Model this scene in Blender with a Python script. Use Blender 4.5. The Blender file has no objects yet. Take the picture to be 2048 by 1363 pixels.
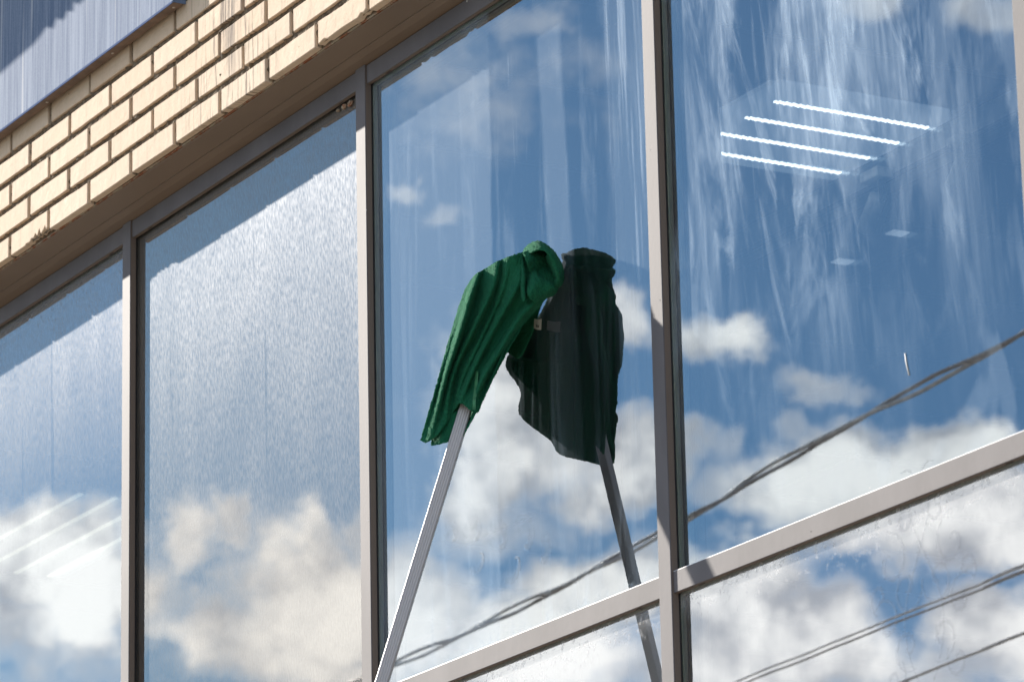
import bpy, bmesh, math, random
from mathutils import Vector, Matrix, noise as mn
random.seed(7)
SC = bpy.context.scene
COL = SC.collection

# ------------------------------------------------------------------ camera
RX = Vector((0.488595, 0.2527553 * 0 + 0.8722706, -0.0204688))
UP = Vector((0.2527553, -0.1190471, 0.9601784))
FW = Vector((-0.8350986, 0.474312, 0.2786368))
CAM = Vector((10.244, -4.4588, -3.4332))
FPX = 8725.76
cd = bpy.data.cameras.new('camera')
cam = bpy.data.objects.new('camera', cd)
COL.objects.link(cam)
cam.matrix_world = Matrix(((RX.x, UP.x, -FW.x, CAM.x), (RX.y, UP.y, -FW.y, CAM.y), (RX.z, UP.z, -FW.z, CAM.z), (0, 0, 0, 1)))
cd.sensor_width = 36
cd.lens = FPX / 2048 * 36
cd.clip_start = 0.1
cd.clip_end = 5000
cd.dof.use_dof = True
cd.dof.focus_distance = 10.0
cd.dof.aperture_fstop = 11
SC.camera = cam

# ------------------------------------------------------------------ sun and sky
SUN_S, SUN_H = 3.5, 1.52                    # light travels (+S, +1, -H)
sun_dir = Vector((-SUN_S, -1, SUN_H)).normalized()
SUN_EL = math.asin(sun_dir.z)
SUN_AZ = math.atan2(sun_dir.x, sun_dir.y)
sd = bpy.data.lights.new('sun', 'SUN')
sd.energy = 4.2
sd.angle = math.radians(0.5)
sd.color = (1.0, 0.93, 0.84)
so = bpy.data.objects.new('sun', sd)
COL.objects.link(so)
so.rotation_euler = sun_dir.to_track_quat('Z', 'Y').to_euler()

SC.view_settings.view_transform = 'Standard'
SC.view_settings.look = 'None'
SC.view_settings.exposure = 1.5
SC.view_settings.gamma = 1
SC.view_settings.use_curve_mapping = False
SC.render.engine = 'CYCLES'
SC.cycles.use_denoising = True
SC.cycles.max_bounces = 10
SC.cycles.glossy_bounces = 6
SC.cycles.transparent_max_bounces = 16
SC.cycles.sample_clamp_indirect = 6

class N:
    """short node helper"""
    def __init__(self, tree):
        self.t = tree
        tree.nodes.clear()
    def n(self, typ, **kw):
        nd = self.t.nodes.new(typ)
        for k, v in kw.items():
            setattr(nd, k, v)
        return nd
    def l(self, a, b):
        self.t.links.new(a, b)
    def put(self, sock, v):
        if v is None:
            return
        if hasattr(v, 'is_output') or isinstance(v, bpy.types.NodeSocket):
            self.l(v, sock)
        else:
            sock.default_value = v
    def m(self, op, a, b=None, c=None, clamp=False):
        nd = self.n('ShaderNodeMath', operation=op, use_clamp=clamp)
        for i, v in enumerate((a, b, c)):
            self.put(nd.inputs[i], v)
        return nd.outputs[0]
    def v(self, op, a, b=None, scale=None):
        nd = self.n('ShaderNodeVectorMath', operation=op)
        self.put(nd.inputs[0], a)
        self.put(nd.inputs[1], b)
        if scale is not None:
            self.put(nd.inputs['Scale'], scale)
        return nd.outputs['Value'] if op in ('LENGTH', 'DOT_PRODUCT', 'DISTANCE') else nd.outputs[0]
    def ramp(self, v, a, b, lo=0.0, hi=1.0, smooth=True):
        nd = self.n('ShaderNodeMapRange')
        if smooth:
            nd.interpolation_type = 'SMOOTHSTEP'
        self.put(nd.inputs['Value'], v)
        self.put(nd.inputs['From Min'], a)
        self.put(nd.inputs['From Max'], b)
        self.put(nd.inputs['To Min'], lo)
        self.put(nd.inputs['To Max'], hi)
        return nd.outputs[0]
    def noise(self, vec, scale, detail=4, rough=0.55, dist=0.0, color=False):
        nd = self.n('ShaderNodeTexNoise')
        self.l(vec, nd.inputs['Vector'])
        nd.inputs['Scale'].default_value = scale
        nd.inputs['Detail'].default_value = detail
        nd.inputs['Roughness'].default_value = rough
        nd.inputs['Distortion'].default_value = dist
        return nd.outputs['Color' if color else 'Fac']
    def mix(self, f, a, b):
        nd = self.n('ShaderNodeMix', data_type='RGBA')
        self.put(nd.inputs[0], f)
        for s, v in ((nd.inputs[6], a), (nd.inputs[7], b)):
            if isinstance(v, tuple) and len(v) == 3:
                v = v + (1,)
            self.put(s, v)
        return nd.outputs[2]
    def comb(self, x, y, z):
        nd = self.n('ShaderNodeCombineXYZ')
        for i, v in enumerate((x, y, z)):
            self.put(nd.inputs[i], v)
        return nd.outputs[0]
    def sep(self, v):
        nd = self.n('ShaderNodeSeparateXYZ')
        self.l(v, nd.inputs[0])
        return nd.outputs

W = bpy.data.worlds.new('World')
SC.world = W
W.use_nodes = True
w = N(W.node_tree)
SKY_STRENGTH = 0.1
sky = w.n('ShaderNodeTexSky', sky_type='NISHITA')
sky.sun_disc = False
sky.sun_elevation = SUN_EL
sky.sun_rotation = SUN_AZ
sky.altitude = 200
sky.air_density = 1.0
sky.dust_density = 0.3
sky.ozone_density = 2.5
geo = w.n('ShaderNodeNewGeometry')
tc = w.n('ShaderNodeTexCoord')
D = tc.outputs['Generated']
# a patch of the sky, over the street in front of the facade, laid out around a fixed sky direction
C0 = Vector((FW.x, -FW.y, FW.z)); CR = Vector((RX.x, -RX.y, RX.z)); CU = Vector((UP.x, -UP.y, UP.z))
df = w.v('DOT_PRODUCT', D, tuple(C0))
K = FPX / 1000
sx = w.m('MULTIPLY_ADD', w.m('DIVIDE', w.v('DOT_PRODUCT', D, tuple(CR)), df), K, 1.024)
sy = w.m('MULTIPLY_ADD', w.m('DIVIDE', w.v('DOT_PRODUCT', D, tuple(CU)), df), -K, 0.6815)
P0 = w.comb(sx, sy, 0.0)
wn = w.noise(D, 22, 2, 0.5, color=True)
wn2 = w.noise(D, 90, 5, 0.65, color=True)
P1 = w.v('ADD', P0, w.v('SCALE', w.v('SUBTRACT', wn, (0.5, 0.5, 0.5)), scale=0.30))
P1 = w.v('ADD', P1, w.v('SCALE', w.v('SUBTRACT', wn2, (0.5, 0.5, 0.5)), scale=0.15))
P1 = w.v('MULTIPLY', P1, (1, 1, 0))
BL = [  # centre x, y, radius x, y, weight
 (0.07, 1.10, .17, .085, 1), (0.20, 1.21, .13, .085, .95), (0.02, 1.22, .12, .06, .75), (0.14, 1.33, .2, .05, .4),
 (0.36, 1.10, .07, .08, .8), (0.46, 1.06, .05, .045, .65), (0.33, 1.22, .05, .06, .5), (0.63, 1.20, .17, .13, 1), (0.45, 1.29, .14, .075, .85),
 (0.71, 1.06, .03, .06, .6), (0.63, 1.05, .035, .05, .6), (0.60, 1.36, .2, .05, .7),
 (0.97, .84, .10, .12, 1), (0.98, .95, .10, .08, 1), (1.26, .93, .11, .08, 1), (1.10, .90, .10, .08, .8), (1.27, .64, .07, .055, .8), (1.42, .685, .09, .045, .8),
 (0.83, 1.17, .12, .10, 1), (0.98, 1.27, .26, .10, 1), (1.22, 1.18, .15, .08, 1), (1.1, 1.33, .2, .05, .9),
 (0.90, .12, .14, .07, .35), (0.85, .375, .035, .025, .5), (0.93, .46, .07, .03, .42), (1.02, .05, .1, .05, .4),
 (1.66, .77, .10, .035, .55), (1.76, .93, .16, .075, 1), (1.93, .91, .13, .06, 1), (1.63, .98, .09, .06, .95), (2.02, .97, .12, .08, .9),
 (1.62, .85, .05, .04, .45), (1.96, .05, .09, .06, .5), (1.72, .02, .06, .05, .5), (1.42, .93, .05, .05, .4),
 (1.50, 1.19, .14, .09, 1), (1.60, 1.29, .22, .10, 1), (1.98, 1.24, .09, .09, .95), (1.74, 1.06, .14, .05, .7), (1.95, 1.04, .16, .06, .95), (1.46, 1.34, .2, .07, .9),
 (1.15, 1.36, .12, .08, .6), (2.05, 1.33, .1, .06, .6), (0.2, 1.28, .3, .05, .55), (0.62, 1.34, .26, .05, .8), (1.72, 1.0, .3, .06, .8), (1.05, 1.36, .35, .05, .7), (1.02, 1.02, .16, .07, .5), (1.8, 1.33, .3, .06, .6), (0.5, .06, .5, .1, .2), (0.95, .2, .22, .14, .22)]
acc = None
for bx_, by_, rx_, ry_, a_ in BL:
    d_ = w.v('LENGTH', w.v('MULTIPLY', w.v('SUBTRACT', P1, (bx_, by_, 0)), (.9 / rx_, .9 / ry_, 0)))
    b_ = w.ramp(d_, 0.35, 1.65, a_, 0.0)
    acc = b_ if acc is None else w.m('MAXIMUM', acc, b_)
far = w.v('LENGTH', w.v('SUBTRACT', P0, (1.0, 0.7, 0)))
inside = w.m('MULTIPLY', w.ramp(far, 1.25, 1.9, 1, 0), w.m('GREATER_THAN', df, 0.2))
Dn = w.v('DIVIDE', D, w.comb(*(w.m('ADD', w.m('MAXIMUM', w.sep(D)[2], 0.0), 0.25),) * 3))
gen = w.ramp(w.noise(Dn, 1.6, 5, 0.55), 0.48, 0.62)
nA = w.noise(D, 55, 7, 0.62)
dens = w.m('ADD', w.m('MULTIPLY', acc, inside), w.m('MULTIPLY', gen, w.m('SUBTRACT', 1.0, inside)))
dens = w.m('ADD', dens, w.m('MULTIPLY', w.m('SUBTRACT', nA, 0.5), 0.9))
cover = w.ramp(dens, 0.10, 0.86)
nB = w.noise(w.v('ADD', D, (0.004, 0.003, 0.01)), 42, 4, 0.55)
shade = w.ramp(w.m('ADD', dens, w.m('MULTIPLY', w.m('SUBTRACT', nB, 0.5), 2.1)), 0.30, 1.22)
shade = w.m('ADD', shade, w.m('MULTIPLY', w.m('SUBTRACT', 1.0, cover), 0.9), clamp=True)
CLOUD_L = 1.27
ccol = w.mix(shade, (0.33 * CLOUD_L, 0.355 * CLOUD_L, 0.40 * CLOUD_L), (1.0 * CLOUD_L, 0.99 * CLOUD_L, 0.96 * CLOUD_L))
skyc = w.v('SCALE', w.v('MULTIPLY', sky.outputs[0], (0.265, 0.435, 0.575)), scale=SKY_STRENGTH)
up = w.ramp(w.sep(D)[2], 0.0, 0.06)
fin = w.mix(w.m('MULTIPLY', cover, up), skyc, ccol)
bg = w.n('ShaderNodeBackground')
w.l(fin, bg.inputs[0])
bg.inputs[1].default_value = 1.0
wo = w.n('ShaderNodeOutputWorld')
w.l(bg.outputs[0], wo.inputs[0])
W.cycles.sampling_method = 'MANUAL'
W.cycles.sample_map_resolution = 1024

# ------------------------------------------------------------------ helpers
def at(px, py, y):
    """point of the facade-parallel plane at depth y that the photo shows at px, py"""
    v = RX * ((px - 1024) / FPX) + UP * (-(py - 681.5) / FPX) + FW
    return CAM + v * ((y - CAM.y) / v.y)

def mat(name):
    m = bpy.data.materials.new(name)
    m.use_nodes = True
    return m, N(m.node_tree)

def simple(name, col, rough=0.5, metal=0.0, bump=0.0, bscale=80, var=0.0, vscale=8, stretch=(1, 1, 1), spec=0.5, sheen=0.0):
    m, k = mat(name)
    g = k.n('ShaderNodeNewGeometry')
    pos = k.v('MULTIPLY', g.outputs['Position'], stretch)
    b = k.n('ShaderNodeBsdfPrincipled')
    if var:
        f = k.noise(pos, vscale, 5, 0.6)
        lo = tuple(c * (1 - var) for c in col); hi = tuple(min(1, c * (1 + var)) for c in col)
        k.l(k.mix(k.ramp(f, 0.3, 0.7), lo, hi), b.inputs['Base Color'])
    else:
        b.inputs['Base Color'].default_value = (*col, 1)
    b.inputs['Roughness'].default_value = rough
    b.inputs['Metallic'].default_value = metal
    b.inputs['Specular IOR Level'].default_value = spec
    if bump:
        bp = k.n('ShaderNodeBump')
        bp.inputs['Strength'].default_value = 1
        bp.inputs['Distance'].default_value = bump
        k.l(k.noise(pos, bscale, 4, 0.6), bp.inputs['Height'])
        k.l(bp.outputs[0], b.inputs['Normal'])
    o = k.n('ShaderNodeOutputMaterial')
    k.l(b.outputs[0], o.inputs[0])
    return m

def link(name, me, parent=None, mats=(), smooth=False, **props):
    o = bpy.data.objects.new(name, me)
    COL.objects.link(o)
    for m_ in mats:
        if m_ is not None and m_.name not in [x.name for x in me.materials if x]:
            me.materials.append(m_)
    if parent:
        o.parent = parent
    if smooth:
        for p in me.polygons:
            p.use_smooth = True
    for k_, v_ in props.items():
        o[k_] = v_
    return o

def empty(name, label, category, group=None, loc=(0, 0, 0), kind=None):
    o = bpy.data.objects.new(name, None)
    COL.objects.link(o)
    o.empty_display_size = 0.05
    if label: o['label'] = label
    if category: o['category'] = category
    if group: o['group'] = group
    if kind: o['kind'] = kind
    return o

def bm_box(bm, x0, x1, y0, y1, z0, z1, bev=0.0):
    vs = [bm.verts.new((x, y, z)) for x in (x0, x1) for y in (y0, y1) for z in (z0, z1)]
    fs = []
    for f in ((0, 1, 3, 2), (4, 6, 7, 5), (0, 4, 5, 1), (2, 3, 7, 6), (0, 2, 6, 4), (1, 5, 7, 3)):
        fs.append(bm.faces.new([vs[i] for i in f]))
    if bev:
        bmesh.ops.bevel(bm, geom=list({e for f in fs for e in f.edges}), offset=bev, segments=2, affect='EDGES', profile=0.5)
    return fs

def box(name, x0, x1, y0, y1, z0, z1, m, parent=None, bev=0.0, **props):
    bm = bmesh.new()
    bm_box(bm, x0, x1, y0, y1, z0, z1, bev)
    bmesh.ops.recalc_face_normals(bm, faces=bm.faces)
    me = bpy.data.meshes.new(name)
    bm.to_mesh(me); bm.free()
    return link(name, me, parent, (m,), **props)

def pydata(name, vs, fs, m, parent=None, smooth=False, **props):
    me = bpy.data.meshes.new(name)
    me.from_pydata([tuple(v) for v in vs], [], fs)
    me.update()
    return link(name, me, parent, (m,), smooth, **props)

def tube(name, pts, r, m, parent=None, seg=10, **props):
    vs, fs = [], []
    pts = [Vector(p) for p in pts]
    for i, p in enumerate(pts):
        t = (pts[min(i + 1, len(pts) - 1)] - pts[max(i - 1, 0)]).normalized()
        a = t.cross(Vector((0.13, 0.2, 1))).normalized(); b = t.cross(a)
        for k_ in range(seg):
            an = 2 * math.pi * k_ / seg
            vs.append(p + a * math.cos(an) * r + b * math.sin(an) * r)
    for i in range(len(pts) - 1):
        for k_ in range(seg):
            fs.append((i * seg + k_, i * seg + (k_ + 1) % seg, (i + 1) * seg + (k_ + 1) % seg, (i + 1) * seg + k_))
    fs.append(tuple(range(seg))[::-1]); fs.append(tuple((len(pts) - 1) * seg + k_ for k_ in range(seg)))
    return pydata(name, vs, fs, m, parent, True, **props)

# ------------------------------------------------------------------ dimensions (metres; y=0 is the face of the mullion caps, +y goes indoors)
BD = 0.12                       # how far the brick face stands proud
BX, BZ, PX_, PZ = 0.15923, 0.06455, 0.26, 0.07421
ML = [-0.959, 0.3589, 1.6763, 2.9682, 4.2502, 5.54]
MR = [-0.911, 0.4066, 1.7235, 3.0149, 4.2979, 5.588]
HT, HB, TT, TB = 0.0331, -0.0121, -1.4556, -1.4993
YF = 0.005                      # transom face
YG, YI = 0.022, 0.0345          # outer and inner glass
ZB = -2.75

# ------------------------------------------------------------------ materials
def brick_mat():
    m, k = mat('cream_brick')
    g = k.n('ShaderNodeNewGeometry')
    pos = g.outputs['Position']
    oi = k.n('ShaderNodeObjectInfo')
    X, Y, Z = k.sep(pos)
    base = k.mix(k.noise(pos, 14, 5, 0.65), (0.48, 0.365, 0.255), (0.61, 0.495, 0.38))
    base = k.mix(k.m('MULTIPLY', k.ramp(k.noise(pos, 46, 4, 0.7), 0.52, 0.75), 0.45), base, (0.68, 0.56, 0.43))
    base = k.mix(k.m('MULTIPLY', oi.outputs['Random'], 0.45), base, (0.50, 0.36, 0.24))
    st = k.noise(k.v('MULTIPLY', pos, (75, 1, 5)), 1.0, 4, 0.6)
    zone = k.m('MULTIPLY', k.ramp(k.m('ABSOLUTE', k.m('SUBTRACT', X, 1.27)), 0.05, 0.34, 1, 0.12), 1.0)
    dark = k.m('MULTIPLY', k.ramp(st, 0.52, 0.66), zone)
    base = k.mix(k.m('MULTIPLY', dark, 0.85), base, (0.10, 0.07, 0.05))
    core = k.ramp(k.m('ABSOLUTE', k.m('SUBTRACT', X, 1.26)), 0.0, 0.06, 1, 0)
    core = k.m('MULTIPLY', core, k.ramp(st, 0.36, 0.5))
    core = k.m('MULTIPLY', core, k.ramp(Z, 0.10, 0.24))
    base = k.mix(k.m('MULTIPLY', core, 0.65), base, (0.07, 0.055, 0.05))
    speck = k.ramp(k.noise(pos, 160, 3, 0.6), 0.68, 0.74)
    base = k.mix(k.m('MULTIPLY', speck, 0.55), base, (0.16, 0.09, 0.05))
    b = k.n('ShaderNodeBsdfPrincipled')
    k.l(base, b.inputs['Base Color'])
    b.inputs['Roughness'].default_value = 0.85
    b.inputs['Specular IOR Level'].default_value = 0.2
    bp = k.n('ShaderNodeBump'); bp.inputs['Distance'].default_value = 0.0008; bp.inputs['Strength'].default_value = 1
    k.l(k.m('ADD', k.noise(pos, 120, 5, 0.65), k.m('MULTIPLY', k.noise(pos, 25, 3, 0.6), 2.0)), bp.inputs['Height'])
    k.l(bp.outputs[0], b.inputs['Normal'])
    o = k.n('ShaderNodeOutputMaterial'); k.l(b.outputs[0], o.inputs[0])
    return m

M_BRICK = brick_mat()
M_MORTAR = simple('mortar', (0.15, 0.115, 0.08), 0.95, bump=0.004, bscale=120, var=0.35, vscale=60, spec=0.1)
M_FRAME = simple('silver_painted_frame', (0.118, 0.109, 0.113), 0.6, metal=0.0, spec=0.075, bump=0.00015, bscale=140, var=0.13, vscale=5, stretch=(1, 1, 0.5))
M_LEDGE_GLINT = simple('sun_glint_ledge', (0.72, 0.71, 0.70), 0.4, metal=0.2, spec=0.5)  # near-white tone puts the sun glint on the ledge into its colour
M_FRAME2 = simple('bronze_inner_frame', (0.15, 0.135, 0.10), 0.45, metal=0.2)
M_SIDE = simple('frame_side', (0.15, 0.118, 0.098), 0.6, spec=0.1)
M_RUBBER = simple('black_rubber', (0.012, 0.01, 0.01), 0.7, bump=0.0005, bscale=200)
M_SPACER = simple('aluminium_spacer', (0.85, 0.84, 0.66), 0.6)
M_SOFFIT = simple('brown_flashing', (0.135, 0.092, 0.06), 0.5, metal=0.1, bump=0.0005, bscale=14, var=0.1, vscale=6, stretch=(0.3, 1, 1))
M_CONC = simple('render_wall', (0.35, 0.30, 0.24), 0.9, bump=0.004, bscale=30, var=0.15)
M_ASPH = simple('asphalt', (0.10, 0.095, 0.09), 0.9, bump=0.004, bscale=60, var=0.2, vscale=2)
M_PAVE = simple('paving', (0.34, 0.29, 0.23), 0.9, bump=0.003, bscale=30, var=0.15, vscale=3)
M_KERB = simple('kerb_stone', (0.32, 0.31, 0.29), 0.9, bump=0.003, bscale=50, var=0.1)

def rust_mat():
    m, k = mat('rusty_steel')
    g = k.n('ShaderNodeNewGeometry'); pos = g.outputs['Position']
    f = k.ramp(k.noise(k.v('MULTIPLY', pos, (1, 1, 2)), 26, 5, 0.7), 0.40, 0.62)
    c = k.mix(f, (0.30, 0.25, 0.18), (0.22, 0.065, 0.02))
    c = k.mix(k.ramp(k.noise(pos, 90, 4, 0.7), 0.55, 0.7), c, (0.07, 0.03, 0.02))
    b = k.n('ShaderNodeBsdfPrincipled'); k.l(c, b.inputs['Base Color']); b.inputs['Roughness'].default_value = 0.9
    bp = k.n('ShaderNodeBump'); bp.inputs['Distance'].default_value = 0.002
    k.l(k.noise(pos, 150, 4, 0.7), bp.inputs['Height']); k.l(bp.outputs[0], b.inputs['Normal'])
    o = k.n('ShaderNodeOutputMaterial'); k.l(b.outputs[0], o.inputs[0])
    return m
M_RUST = rust_mat()

def sheet_mat():
    m, k = mat('galvanised_sheet')
    g = k.n('ShaderNodeNewGeometry'); pos = g.outputs['Position']
    s1 = k.noise(k.v('MULTIPLY', pos, (110, 1, 3)), 1.0, 4, 0.6)
    s2 = k.noise(k.v('MULTIPLY', pos, (30, 1, 1.2)), 1.0, 3, 0.5)
    sp = k.noise(pos, 180, 3, 0.6)
    f = k.m('ADD', k.m('MULTIPLY', s1, 0.5), k.m('ADD', k.m('MULTIPLY', s2, 0.35), k.m('MULTIPLY', sp, 0.15)))
    c = k.mix(k.ramp(f, 0.36, 0.66), (0.085, 0.125, 0.205), (0.205, 0.25, 0.335))
    line = k.ramp(k.noise(k.v('MULTIPLY', pos, (28, 1, 0.6)), 1.0, 2, 0.5), 0.66, 0.72)
    c = k.mix(k.m('MULTIPLY', line, 0.5), c, (0.42, 0.43, 0.46))
    b = k.n('ShaderNodeBsdfPrincipled'); k.l(c, b.inputs['Base Color'])
    b.inputs['Roughness'].default_value = 0.8; b.inputs['Metallic'].default_value = 0.0; b.inputs['Specular IOR Level'].default_value = 0.06
    bp = k.n('ShaderNodeBump'); bp.inputs['Distance'].default_value = 0.0006
    k.l(f, bp.inputs['Height']); k.l(bp.outputs[0], b.inputs['Normal'])
    o = k.n('ShaderNodeOutputMaterial'); k.l(b.outputs[0], o.inputs[0])
    return m
M_SHEET = sheet_mat()

def glass_mat(name, refl, tint=(1, 1, 1), film=None, gtint=(1, 1, 1)):
    """coated pane: mirror part, clear part, and a dirt film laid over both; film(k, X, Z, pos) returns its cover"""
    m, k = mat(name)
    g = k.n('ShaderNodeNewGeometry'); pos = g.outputs['Position']
    X, Y, Z = k.sep(pos)
    tr = k.n('ShaderNodeBsdfTransparent'); tr.inputs[0].default_value = (*tint, 1)
    gl = k.n('ShaderNodeBsdfGlossy'); gl.inputs['Roughness'].default_value = 0.0; gl.inputs[0].default_value = (*gtint, 1)
    fr = k.n('ShaderNodeFresnel'); fr.inputs[0].default_value = 1.5
    fac = k.m('ADD', k.m('MULTIPLY', fr.outputs[0], 0.9), refl, clamp=True)
    mx = k.n('ShaderNodeMixShader'); k.l(fac, mx.inputs[0]); k.l(tr.outputs[0], mx.inputs[1]); k.l(gl.outputs[0], mx.inputs[2])
    out = mx.outputs[0]
    if film:
        a, col, *gmix = film(k, X, Z, pos)
        di = k.n('ShaderNodeBsdfDiffuse'); k.put(di.inputs[0], (*col, 1))
        gs = k.n('ShaderNodeBsdfGlossy'); gs.inputs['Roughness'].default_value = 0.40; gs.inputs[0].default_value = (0.30, 0.31, 0.33, 1)
        m2 = k.n('ShaderNodeMixShader'); m2.inputs[0].default_value = gmix[0] if gmix else 0.045
        k.l(di.outputs[0], m2.inputs[1]); k.l(gs.outputs[0], m2.inputs[2])
        m3 = k.n('ShaderNodeMixShader'); k.l(a, m3.inputs[0]); k.l(out, m3.inputs[1]); k.l(m2.outputs[0], m3.inputs[2])
        out = m3.outputs[0]
    o = k.n('ShaderNodeOutputMaterial'); k.l(out, o.inputs[0])
    return m

def streak(k, pos, sx_, sz_, seed=0.0, slant=0.0, detail=5, rough=0.6):
    X, Y, Z = k.sep(pos)
    xs = k.m('ADD', k.m('MULTIPLY', X, sx_), k.m('MULTIPLY', Z, slant))
    return k.noise(k.comb(xs, seed, k.m('MULTIPLY', Z, sz_)), 1.0, detail, rough)

def film_dust_glare(top, low, z0, z1, seed, amp=1.0, gl=.045, alb=.55, tone=(1, 1, 1.02)):
    def f(k, X, Z, pos):
        a = k.ramp(Z, z1, z0, low, top)  # denser toward the top: sun glare in the dust put into its cover
        s = streak(k, pos, 150, 48, seed, 24, 4, 0.65)
        s2 = streak(k, pos, 9, 2.0, seed + 3, 0.5, 3, 0.5)
        a = k.m('MULTIPLY', a, k.m('ADD', 0.62, k.m('MULTIPLY', k.ramp(s, 0.33, 0.68), 0.62 * amp)))
        a = k.m('MULTIPLY', a, k.m('ADD', 0.70, k.m('MULTIPLY', s2, 0.6)), clamp=True)
        dr = k.ramp(streak(k, pos, 16, 0.7, seed + 9, 0.3, 2, 0.5), 0.635, 0.675, 0, 0.35)
        a = k.m('MULTIPLY', a, k.m('SUBTRACT', 1.0, dr))
        s3 = k.noise(k.v('MULTIPLY', pos, (5, 1, 4)), 1.0, 5, 0.65, 0.5)
        a = k.m('MULTIPLY', a, k.m('ADD', 0.72, k.m('MULTIPLY', s3, 0.56)), clamp=True)
        return a, tuple(alb * t for t in tone), gl
    return f

def band(k, X, x0, x1, soft=0.012):
    return k.m('MULTIPLY', k.ramp(X, x0 - soft, x0 + soft), k.ramp(X, x1 - soft, x1 + soft, 1, 0))

def film_wiped(k, X, Z, pos):
    # pane behind the mop: a thin film wiped off in vertical swaths, chalky smears by the right edge
    wob = k.m('MULTIPLY', k.m('SUBTRACT', k.noise(k.comb(k.m('MULTIPLY', X, 3), 0.0, k.m('MULTIPLY', Z, 5)), 1.0, 4, 0.6), 0.5), 0.03)
    Xw = k.m('ADD', X, wob)
    tilt = k.m('MULTIPLY', k.m('ADD', Z, 0.3), 0.06)
    film = k.ramp(Xw, 2.27, 2.285, 0.10, 0.006)
    film = k.m('ADD', film, k.m('MULTIPLY', band(k, k.m('ADD', Xw, tilt), 2.50, 2.60, 0.01), k.ramp(Z, -0.95, -0.6, 0.015, 0.07)))
    right = k.m('MULTIPLY', k.ramp(k.m('ADD', Xw, k.m('MULTIPLY', tilt, 0.6)), 2.76, 2.80), k.ramp(Z, -1.35, -0.5, 0.3, 1.0))
    st = streak(k, pos, 55, 2.2, 11.0, 1.5)
    st2 = streak(k, pos, 140, 3.5, 17.0, 2.0)
    film = k.m('ADD', film, k.m('MULTIPLY', right, k.m('ADD', 0.05, k.m('MULTIPLY', k.ramp(st, 0.48, 0.72), 0.26))))
    fine = k.m('MULTIPLY', k.ramp(st2, 0.60, 0.74), k.ramp(k.noise(pos, 2.2, 3, 0.5), 0.5, 0.66))
    film = k.m('ADD', film, k.m('MULTIPLY', fine, 0.10))
    lowf = k.m('MULTIPLY', k.ramp(Z, -1.46, -1.40, 1, 0), k.ramp(k.noise(pos, 60, 4, 0.6), 0.45, 0.7))
    film = k.m('ADD', film, k.m('MULTIPLY', lowf, 0.15))
    wipe = k.ramp(k.noise(k.comb(k.m('MULTIPLY', X, 12), 7.0, k.m('MULTIPLY', Z, 1.2)), 1.0, 6, 0.7, 0.8), 0.46, 0.72)
    film = k.m('ADD', film, k.m('MULTIPLY', wipe, 0.09))
    film = k.m('ADD', film, k.m('MULTIPLY', k.ramp(k.noise(pos, 190, 2, 0.5), 0.775, 0.80), 0.5), clamp=True)
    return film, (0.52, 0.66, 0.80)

def film_soap(k, X, Z, pos):
    st = streak(k, pos, 42, 1.6, 3.0, 3.0, 6, 0.65)
    st2 = streak(k, pos, 130, 3.2, 8.0, 5.0, 4, 0.6)
    dx = k.m('SUBTRACT', X, 3.62)
    zone = k.m('MULTIPLY', k.ramp(k.m('ABSOLUTE', dx), 0.20, 0.80, 1, 0.30), k.ramp(Z, -1.35, -0.70, 0.12, 1.0))
    patch = k.ramp(k.noise(k.v('MULTIPLY', pos, (6, 1, 2.2)), 1.0, 4, 0.6, 0.6), 0.42, 0.66)
    a = k.m('MULTIPLY', zone, k.m('MULTIPLY', patch, k.m('ADD', 0.12, k.m('MULTIPLY', k.ramp(st, 0.40, 0.74), 0.26))))
    a = k.m('ADD', a, k.m('MULTIPLY', k.m('MULTIPLY', k.ramp(st2, 0.56, 0.72), zone), 0.07))
    patch2 = k.ramp(k.noise(k.v('MULTIPLY', pos, (4, 1, 1.5)), 1.0, 3, 0.6, 0.8), 0.55, 0.62)
    a = k.m('ADD', a, k.m('MULTIPLY', patch2, 0.07))
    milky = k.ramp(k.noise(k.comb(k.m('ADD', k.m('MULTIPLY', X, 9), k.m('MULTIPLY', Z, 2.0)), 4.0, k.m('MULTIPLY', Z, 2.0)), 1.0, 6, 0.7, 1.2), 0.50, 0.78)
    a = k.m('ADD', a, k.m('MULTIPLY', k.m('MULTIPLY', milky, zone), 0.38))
    a = k.m('ADD', a, k.m('MULTIPLY', k.ramp(X, 4.235, 4.246), 0.35))
    a = k.m('ADD', a, k.m('MULTIPLY', k.ramp(X, 3.20, 3.21, 0.015, 0.0), 1.0))  # faint veil put in for the paler column showing through the glass
    a = k.m('ADD', a, k.m('MULTIPLY', k.ramp(k.noise(pos, 190, 2, 0.5), 0.785, 0.80), 0.5))
    a = k.m('ADD', a, 0.012, clamp=True)
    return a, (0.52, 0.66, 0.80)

def film_low(k, X, Z, pos):
    # lower panes: grime line under the transom, light even haze
    edge = k.m('MULTIPLY', k.ramp(Z, -1.56, -1.51), k.m('ADD', 0.25, k.m('MULTIPLY', k.noise(pos, 40, 4, 0.7), 0.7)))
    drip = k.m('MULTIPLY', k.ramp(Z, -1.60, -1.52), k.ramp(k.noise(pos, 70, 4, 0.65), 0.52, 0.66))
    a = k.m('ADD', k.m('MULTIPLY', edge, 0.35), k.m('MULTIPLY', drip, 0.35))
    a = k.m('ADD', a, k.m('MULTIPLY', streak(k, pos, 60, 2, 31.0, 0), 0.10), clamp=True)
    return a, (0.55, 0.55, 0.55)

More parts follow.
